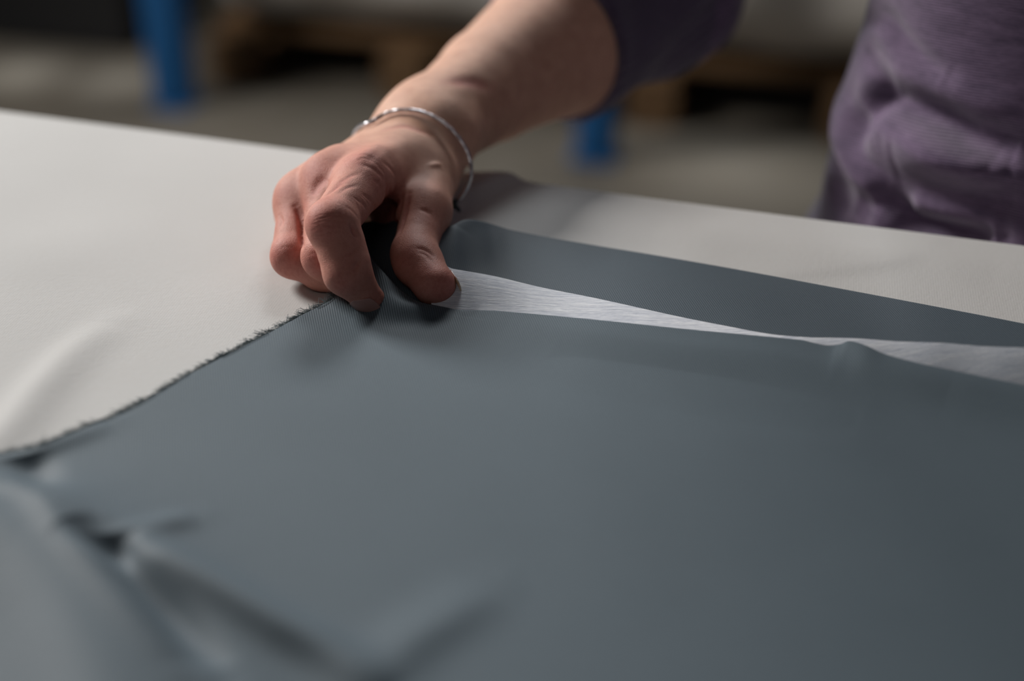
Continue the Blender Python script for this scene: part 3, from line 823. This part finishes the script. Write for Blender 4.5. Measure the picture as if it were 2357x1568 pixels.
def build_nail(name, a, b, nrm, r, length, width, start, parent, lift=.0004):
    """nail plate on the segment a->b, facing nrm"""
    ax = b - a; ax /= np.linalg.norm(ax); nrm = np.array(nrm, float); nrm -= ax * (nrm @ ax); nrm /= np.linalg.norm(nrm); sd = np.cross(ax, nrm)
    n, m = 24, 22; V = []; tip = []
    for i in range(n):
        u = i / (n - 1); wv = math.sqrt(max(0, 1 - (abs(u - .52) / .52) ** 3.2))
        for j in range(m):
            t = (j / (m - 1) * 2 - 1); ang = t * width * (0.25 + 0.75 * wv)
            rr = r + lift + (.0006 * max(0, u - .6)) - .0009 * t * t * 0
            z = start + u * length - .0016 * t * t * (1 if u > .5 else -1) * abs(u - .5) * 2
            V.append(a + ax * z + rr * (math.cos(ang) * nrm + math.sin(ang) * sd) - nrm * (.0010 * max(0, u - .3) ** 1.5)); tip.append(1.0 if u > .80 + .05 * (1 - t * t) else 0.0)
    V = np.array(V); idx = np.arange(n * m).reshape(n, m)
    F = np.stack([idx[:-1, :-1], idx[:-1, 1:], idx[1:, 1:], idx[1:, :-1]], -1).reshape(-1, 4)
    o = mesh_obj(name, V, F, M['nail'], parent)
    at = o.data.attributes.new('tip', 'FLOAT', 'POINT'); at.data.foreach_set('value', np.array(tip))
    md = o.modifiers.new('t', 'SOLIDIFY'); md.thickness = .0006; md.offset = 0
    return o

# ------------------------------------------------------------------ sweater
tm = Marks()
def sweater_base(P):
    d = torso(P, 0.004)
    d = np.maximum(d, 0.845 - P[:, 2])
    d = sm(d, rc(P, loc2(TC[0] - .15, .765, 1.315), loc2(TC[0] + .15, .765, 1.315), .056, .056), .03)
    arm = rc(P, SH, H['el'], .058, .052)
    arm = sm(arm, rc(P, H['el'], H['f2'] , .0475, .0475), .020)
    ax = H['f2'] - H['el']; L = np.linalg.norm(ax); ax = ax / L
    e0 = H['f2'] - H['el']
    cn = Cp(1410, 235, .790) - Cp(1350, -30, .800)
    # gathered folds of the pushed up sleeve
    s = (P - H['el']) @ ax
    arm = arm + 0.0014 * np.sin(s * 150 + 90 * P[:, 2] + 2 * np.sin(P[:, 0] * 70)) * np.clip((0.10 - s) / 0.03, 0, 1) * np.clip((s + 0.06) / .03, 0, 1)
    # cut at the cuff
    arm = sm(arm, rc(P, Cp(1520, 75, .845), Cp(1585, 20, .85), .026, .030), .010)
    cut = (P - CUFF) @ CN
    arm = sm(arm, cut, -.004) if False else np.maximum(arm, cut)
    d = sm(d, arm, .012)
    sl = loc2(TC[0] + .18, .765, 1.305); elb = loc2(TC[0] + .27, .80, 1.05); wr = loc2(TC[0] + .26, .60, 1.005)
    a2 = sm(rc(P, sl, elb, .056, .046), rc(P, elb, (elb + wr) / 2, .046, .040), .02)
    a2 = np.maximum(a2, (P - (elb + wr) / 2) @ ((wr - elb) / np.linalg.norm(wr - elb)))
    return sm(d, a2, .012)
# cuff plane through three sighted points
_a = Cp(1345, 0, .775); _b = Cp(1412, 232, .800); _c = Cp(1412, 110, .765)
CUFF = (_a + _b) / 2
CN = np.cross(_b - _a, _c - _a); CN /= np.linalg.norm(CN)
if CN @ (H['f1'] - H['f2']) < 0: CN = -CN
_ax = (H['f1'] - H['f2']) / np.linalg.norm(H['f1'] - H['f2'])
CN = _ax * 0.9 + CN * 0.1; CN /= np.linalg.norm(CN); CUFF = Cp(1392, 110, .782)

def t4(pts, w, dep):  # points of the torso crop: 2.53 px per pixel, corner (1700,0)
    q = march_px(sweater_base, [(1700 + x / 2.53, y / 2.53) for x, y in pts], .5, 1.2, 10.0)
    tm.add(q, w, dep)
def build_sweater(parent):
    t4([(700, 700), (780, 610), (860, 590), (1000, 640), (1150, 700), (1400, 810), (1660, 850)], .010, 0.0238)
    t4([(760, 760), (860, 680), (1000, 740), (1200, 840), (1500, 960)], .012, -0.0085)
    t4([(800, 480), (950, 540), (1150, 610), (1400, 700), (1660, 760)], .014, -0.0068)
    t4([(640, 560), (660, 760), (720, 930), (840, 1060), (1000, 1150), (1300, 1210), (1650, 1260)], .008, 0.0059)
    t4([(560, 600), (580, 800), (640, 960), (760, 1120), (900, 1210), (1200, 1290), (1600, 1350)], .012, -0.0070)
    t4([(520, 860), (560, 960), (640, 1080), (740, 1200)], .007, 0.0050)
    t4([(740, 1190), (820, 1180), (900, 1230), (980, 1310), (1200, 1370), (1500, 1400)], .008, 0.0238)
    t4([(700, 150), (830, 100), (960, 250), (1100, 380), (1220, 440)], .006, 0.0051)
    t4([(720, 260), (800, 400), (860, 520)], .008, 0.0043)
    t4([(850, 1010), (1100, 1080), (1400, 1120), (1660, 1140)], .010, 0.0068)
    t4([(900, 900), (1200, 960), (1600, 1010)], .014, -0.0085)
    t4([(560, 1010), (560, 1120), (640, 1240)], .010, 0.0068)
    f = lambda P: sweater_base(P) + tm.eval(P)
    V, F = surface_nets(sweater_base, (-0.15, 0.42, .80), (0.62, 1.02, 1.45), .0045)
    V = project(sweater_base, V, 1); V, F = subdivide(V, F); 
    V = project(sweater_base, V, 2); V = V - grad(sweater_base, V)[0] * tm.eval(V)[:, None]
    o = mesh_obj('sweater', V, F, M['knit'], parent)
    # the pushed up sleeve end is ribbed and darker
    me = o.data; me.materials.append(M['cuff'])
    c = V[F].mean(1); isl = rc(c, H['el'] + (H['f2'] - H['el']) * 0.45, H['f2'], .062, .062) < 0
    me.polygons.foreach_set('material_index', isl.astype(np.int32)); me.update()
    o['label'] = 'heather purple jersey sweater with the sleeve pushed up'
    return o

person = empty('person', tuple(loc2(TC[0], TC[1], 0)))
tag(person, 'person in a purple sweater bending over the table, right hand pinching cloth', 'person')
def keep(o):    # parent without moving
    o.location = -Vector(person.location); return o
body = keep(build_body(person))
sweater = keep(build_sweater(person))
nl = build_nail('fingernail', H['i2'], H['i3'], Cp(805, 735, .585) - (H['i2'] + H['i3']) / 2, .0068, .0135, .95, np.linalg.norm(H['i3'] - H['i2']) - .0075, body)
nl2 = build_nail('fingernail', H['t2b'], H['t3'], Cp(1072, 608, .624) - (H['t2b'] + H['t3']) / 2, .0089, .0145, .70, np.linalg.norm(H['t3'] - H['t2b']) - .0068, body)

def trousers(P):
    d = None
    for s in (-1, 1):
        kn = loc2(TC[0] + s * .09, TC[1] - .02, .47); an = loc2(TC[0] + s * .09, TC[1] + .02, .09)
        x = sm(rc(P, HIP[s], kn, .092, .064), rc(P, kn, an, .064, .052), .03)
        d = x if d is None else sm(d, x, .02)
    return np.maximum(np.minimum(d, torso(P, .000)) if False else sm(d, np.maximum(torso(P, -.008), P[:, 2] - .93), .02), np.maximum(P[:, 2] - .93, .085 - P[:, 2]))
V, F = surface_nets(trousers, (-.2, .5, .0), (.55, 1.0, .97), .01)
keep(mesh_obj('trousers', V, F, M['denim'], person))
for s in (-1, 1):
    an = loc2(TC[0] + s * .09, TC[1] + .02, .045)
    f = lambda P: np.maximum(sm(rc(P, an, an + loc2(0, -.13, -.012), .048, .038), rc(P, an + loc2(0, .03, 0), an + [0, 0, .04], .04, .044), .02), -P[:, 2] + .001)
    V, F = surface_nets(f, an - .25, an + .25, .008)
    keep(mesh_obj('shoe', V, F, M['shoe'], person))
_hd = loc2(TC[0] - 0.01, TC[1] - 0.085, 1.50); _R = np.array([[ev[0], ev[1], 0], [nv[0], nv[1], 0], [0, 0, 1]])
fh = lambda P: np.maximum(sm(ell(P, _hd + [0, 0, .045], _R, (.082, .100, .112)), ell(P, _hd + loc2(0, .10, .03), _R, (.045, .04, .045)), .02), -ell(P, _hd + loc2(0, -.075, -.02), _R, (.07, .07, .10)))
V, F = surface_nets(fh, _hd - .2, _hd + .22, .007)
keep(mesh_obj('hair', V, F, M['hair'], person))

# ------------------------------------------------------------------ bracelet
br = [(838, 322, .690), (850, 292, .684), (878, 269, .679), (912, 257, .676), (945, 254, .674), (980, 261, .672), (1012, 276, .669), (1042, 300, .667), (1066, 330, .665), (1082, 362, .664), (1087, 396, .664), (1079, 428, .665), (1063, 454, .666), (1044, 474, .668)]
_q = []
for k, b in enumerate(br):
    p = Cp(*b); h = march(hand_base, b[0], b[1], .5, .9)
    if h is not None and 0 < k < 11:
        o_ = np.array([0, 0, CZ]); dh = np.linalg.norm(h - o_) - .0024; dp_ = np.linalg.norm(p - o_)
        p = o_ + (p - o_) / dp_ * min(dp_, dh)
    _q.append(p)
pts = resample(_q, 220)
hid = resample([Cp(838, 322, .690), Cp(836, 350, .700), Cp(860, 400, .712), Cp(930, 452, .715), Cp(1000, 478, .690), Cp(1044, 474, .668)], 90)
bro = empty('bracelet', tuple(pts[60])); tag(bro, 'thin silver bangle loosely worn around the wrist above the hand', 'bracelet')
full = np.vstack([pts, hid[::-1][1:]])
for _ in range(26):      # the metal lies on the skin, never in it
    if _ < 23: full[3:-3] = (full[0:-6] + full[1:-5] + full[2:-4] + full[3:-3] * 2 + full[4:-2] + full[5:-1] + full[6:]) / 8
    _g, _n = grad(hand_base, full); full = full + _g * np.maximum(0, .0016 - hand_base(full))[:, None]
for _ in range(3): full[2:-2] = (full[1:-3] + full[2:-2] * 2 + full[3:-1]) / 4
tw = .00100 + .00007 * np.sin(np.arange(len(full)) * .55)
V, F = tube_mesh(full, tw, 12); V = V - np.array(pts[60])
mesh_obj('band', V, F, M['silver'], bro)
kp = Cp(1044, 474, .668)
kv, kf = [], []; off = 0
for a, b, r in ((kp + [-.0022, 0, .0008], kp + [.0018, 0, -.0014], .0017), (kp, kp + [.0030, 0, -.0032], .0011), (kp + [-.0005, 0, .0012], kp + [.0012, 0, .0022], .0013)):
    V, F = tube_mesh(resample([a, (a + b) / 2 + [0, .0004, .0004], b], 8), r * np.array([.4, .85, 1, 1, 1, .95, .8, .3]), 10)
    kv.append(V); kf.append(F + off); off += len(V)
mesh_obj('clasp', np.vstack(kv) - np.array(pts[60]), np.vstack(kf), M['cord_dark'], bro)['label'] = 'dark knotted clasp end'

# ------------------------------------------------------------------ background: racking, pallets and rolls of cloth
PA = Fp(535, 200)[:2]; PB = Fp(1905, 335)[:2]
pv = (PB - PA) / np.linalg.norm(PB - PA); qn = np.array([-pv[1], pv[0]]); PANG = math.atan2(pv[1], pv[0])
SP = 0.46   # block spacing
def make_pallet():
    r = empty('wooden_pallet')
    w = SP * 2 + 0.13; d = 0.80
    bm = bmesh.new()
    for k in range(7): add_box(bm, -w / 2, w / 2, .07 + k * (d - .17) / 6, .07 + k * (d - .17) / 6 + .1, .122, .144)
    bm_obj('deck', bm, M['wood'], r, bevel=.002)
    for x in (-SP, 0, SP):
        bm = bmesh.new(); add_box(bm, x - .055, x + .055, .0, d, .10, .122); bm_obj('cross_board', bm, M['wood'], r, bevel=.002)
    for x in (-SP, 0, SP):
        bm = bmesh.new(); add_box(bm, x - .05, x + .05, 0, d, 0, .022); bm_obj('bottom_board', bm, M['wood'], r, bevel=.002)
    for y in (0, d / 2 - .05, d - .1):
        for x in (-SP, 0, SP):
            bm = bmesh.new(); add_box(bm, x - .06, x + .06, y, y + .1, .022, .10); bm_obj('block', bm, M['wood'], r, bevel=.003)
    return r
def copy_tree(o, parent=None):
    c = o.copy(); COL.objects.link(c); c.parent = parent
    for ch in list(o.children): copy_tree(ch, c)
    return c
def pp(s, n, z=0): return tuple(PA + pv * s + qn * n) + (z,)
pal = make_pallet()
plabels = ['pine pallet on the floor behind the left blue post, carrying undyed rolls', 'pine pallet right of the forearm, carrying one undyed roll', 'pine pallet hidden mostly behind the purple sweater, carrying grey rolls']
for i, s in enumerate((SP, SP * 3 + .165, SP * 5 + .33)):
    o = pal if i == 0 else copy_tree(pal)
    o.location = pp(s, 0); o.rotation_euler = (0, 0, PANG); tag(o, plabels[i], 'pallet', 'pallets along the racking')
def make_roll(L, R, mat):
    r = empty('fabric_roll')
    bm = bmesh.new(); n = 72; segs = 26
    rings = []
    for j in range(segs + 1):
        x = -L / 2 + L * j / segs; ring = []
        e = .012 * (1 if j in (0, segs) else 0)
        for i in range(n):
            a = 2 * PI * i / n; rr = R - e + .004 * math.sin(3 * a + j * .7) + .003 * math.sin(7 * a - j * .31)
            ring.append(bm.verts.new((x, rr * math.cos(a), R + rr * math.sin(a))))
        rings.append(ring)
    for j in range(segs):
        for i in range(n): bm.faces.new((rings[j][i], rings[j + 1][i], rings[j + 1][(i + 1) % n], rings[j][(i + 1) % n]))
    for ring, x, sg in ((rings[0], -L / 2, 1), (rings[-1], L / 2, -1)):
        prev = ring
        for q in range(1, 16):     # stepped spiral end of the wound cloth
            k = 1 - q / 17; cur = [bm.verts.new((x + sg * (.004 if q % 2 else .0), v.co.y * k, R + (v.co.z - R) * k)) for v in ring]
            for i in range(n):
                f = (prev[i], cur[i], cur[(i + 1) % n], prev[(i + 1) % n]); bm.faces.new(f)
            prev = cur
        bm.faces.new(prev)
    bmesh.ops.recalc_face_normals(bm, faces=bm.faces)
    bm_obj('wound_cloth', bm, mat, r, smooth=True)
    bm = bmesh.new(); add_cyl(bm, (-L / 2 - .01, 0, R), (L / 2 + .01, 0, R), .03); bm_obj('cardboard_core', bm, M['card'], r, smooth=False)
    return r
ra = make_roll(.98, .19, M['rollcloth'])
for i, (s, n, z, lab) in enumerate(((SP, .20, .144, 'front undyed cloth roll lying on the left pallet'), (SP, .60, .144, 'undyed cloth roll behind the front one on the left pallet'), (SP, .40, .144 + .328, 'undyed cloth roll topmost on the left pallet'),
                               (SP * 3 + .10, .22, .144, 'undyed cloth roll on the pallet right of the forearm'), (SP * 3 + .10, .62, .144, 'rear undyed cloth roll on the pallet right of the forearm'))):
    o = ra if i == 0 else copy_tree(ra)
    o.location = pp(s, n, z + .006); o.rotation_euler = (0, 0, PANG); tag(o, lab, 'fabric roll', 'undyed rolls stored on pallets')
rg = make_roll(.95, .19, M['greycloth'])
for i, (n, lab) in enumerate(((.20, 'dark grey cloth roll in front, beside the purple sweater'), (.60, 'dark grey cloth roll behind another, beside the purple sweater'))):
    o = rg if i == 0 else copy_tree(rg)
    o.location = pp(SP * 5 + .33 - .02, n, .150); o.rotation_euler = (0, 0, PANG); tag(o, lab, 'fabric roll', 'grey rolls stored on pallets')
# racking
P1 = Fp(405, 242)[:2]; P2 = Fp(1372, 362)[:2]
def make_upright_frame():
    r = empty('rack_frame')
    for y in (0, 1.15):
        bm = bmesh.new(); add_box(bm, -.045, .045, y - .04, y + .04, .012, 2.6)
        bm_obj('upright', bm, M['blue'], r, bevel=.018)
        bm = bmesh.new(); add_box(bm, -.052, .052, y - .047, y + .047, 0, .012); bm_obj('foot_plate', bm, M['blue'], r, bevel=.002)
    for z0, z1 in ((.75, 1.25), (1.25, 1.75), (1.75, 2.25)):
        bm = bmesh.new(); add_cyl(bm, (0, .04, z0), (0, 1.11, z1), .014, 12); bm_obj('brace', bm, M['blue'], r)
    return r
fr = make_upright_frame()
dP = P2 - P1
for i, lab in enumerate(('blue painted rack frame left of the forearm, standing before the pallets', 'blue painted rack frame seen under the elbow between two pallets')):
    o = fr if i == 0 else copy_tree(fr)
    o.location = tuple(P1 + dP * i) + (0,); o.rotation_euler = (0, 0, PANG); tag(o, lab, 'rack frame', 'blue rack frames')
# dark crate at the far left
cr = empty('storage_crate', tuple(Fp(60, 100)), PANG); tag(cr, 'black storage crate on the floor at far left', 'crate')
bm = bmesh.new(); add_box(bm, -.8, .32, 0, .5, 0, .34)
bm_obj('body', bm, M['black'], cr, bevel=.01)
bm = bmesh.new(); add_box(bm, -.82, .34, -.02, .52, .34, .37); bm_obj('lid', bm, M['black'], cr, bevel=.008)
bm = bmesh.new(); add_box(bm, -.1, .16, -.016, -.002, .24, .27); bm_obj('handle', bm, M['black'], cr, bevel=.004)
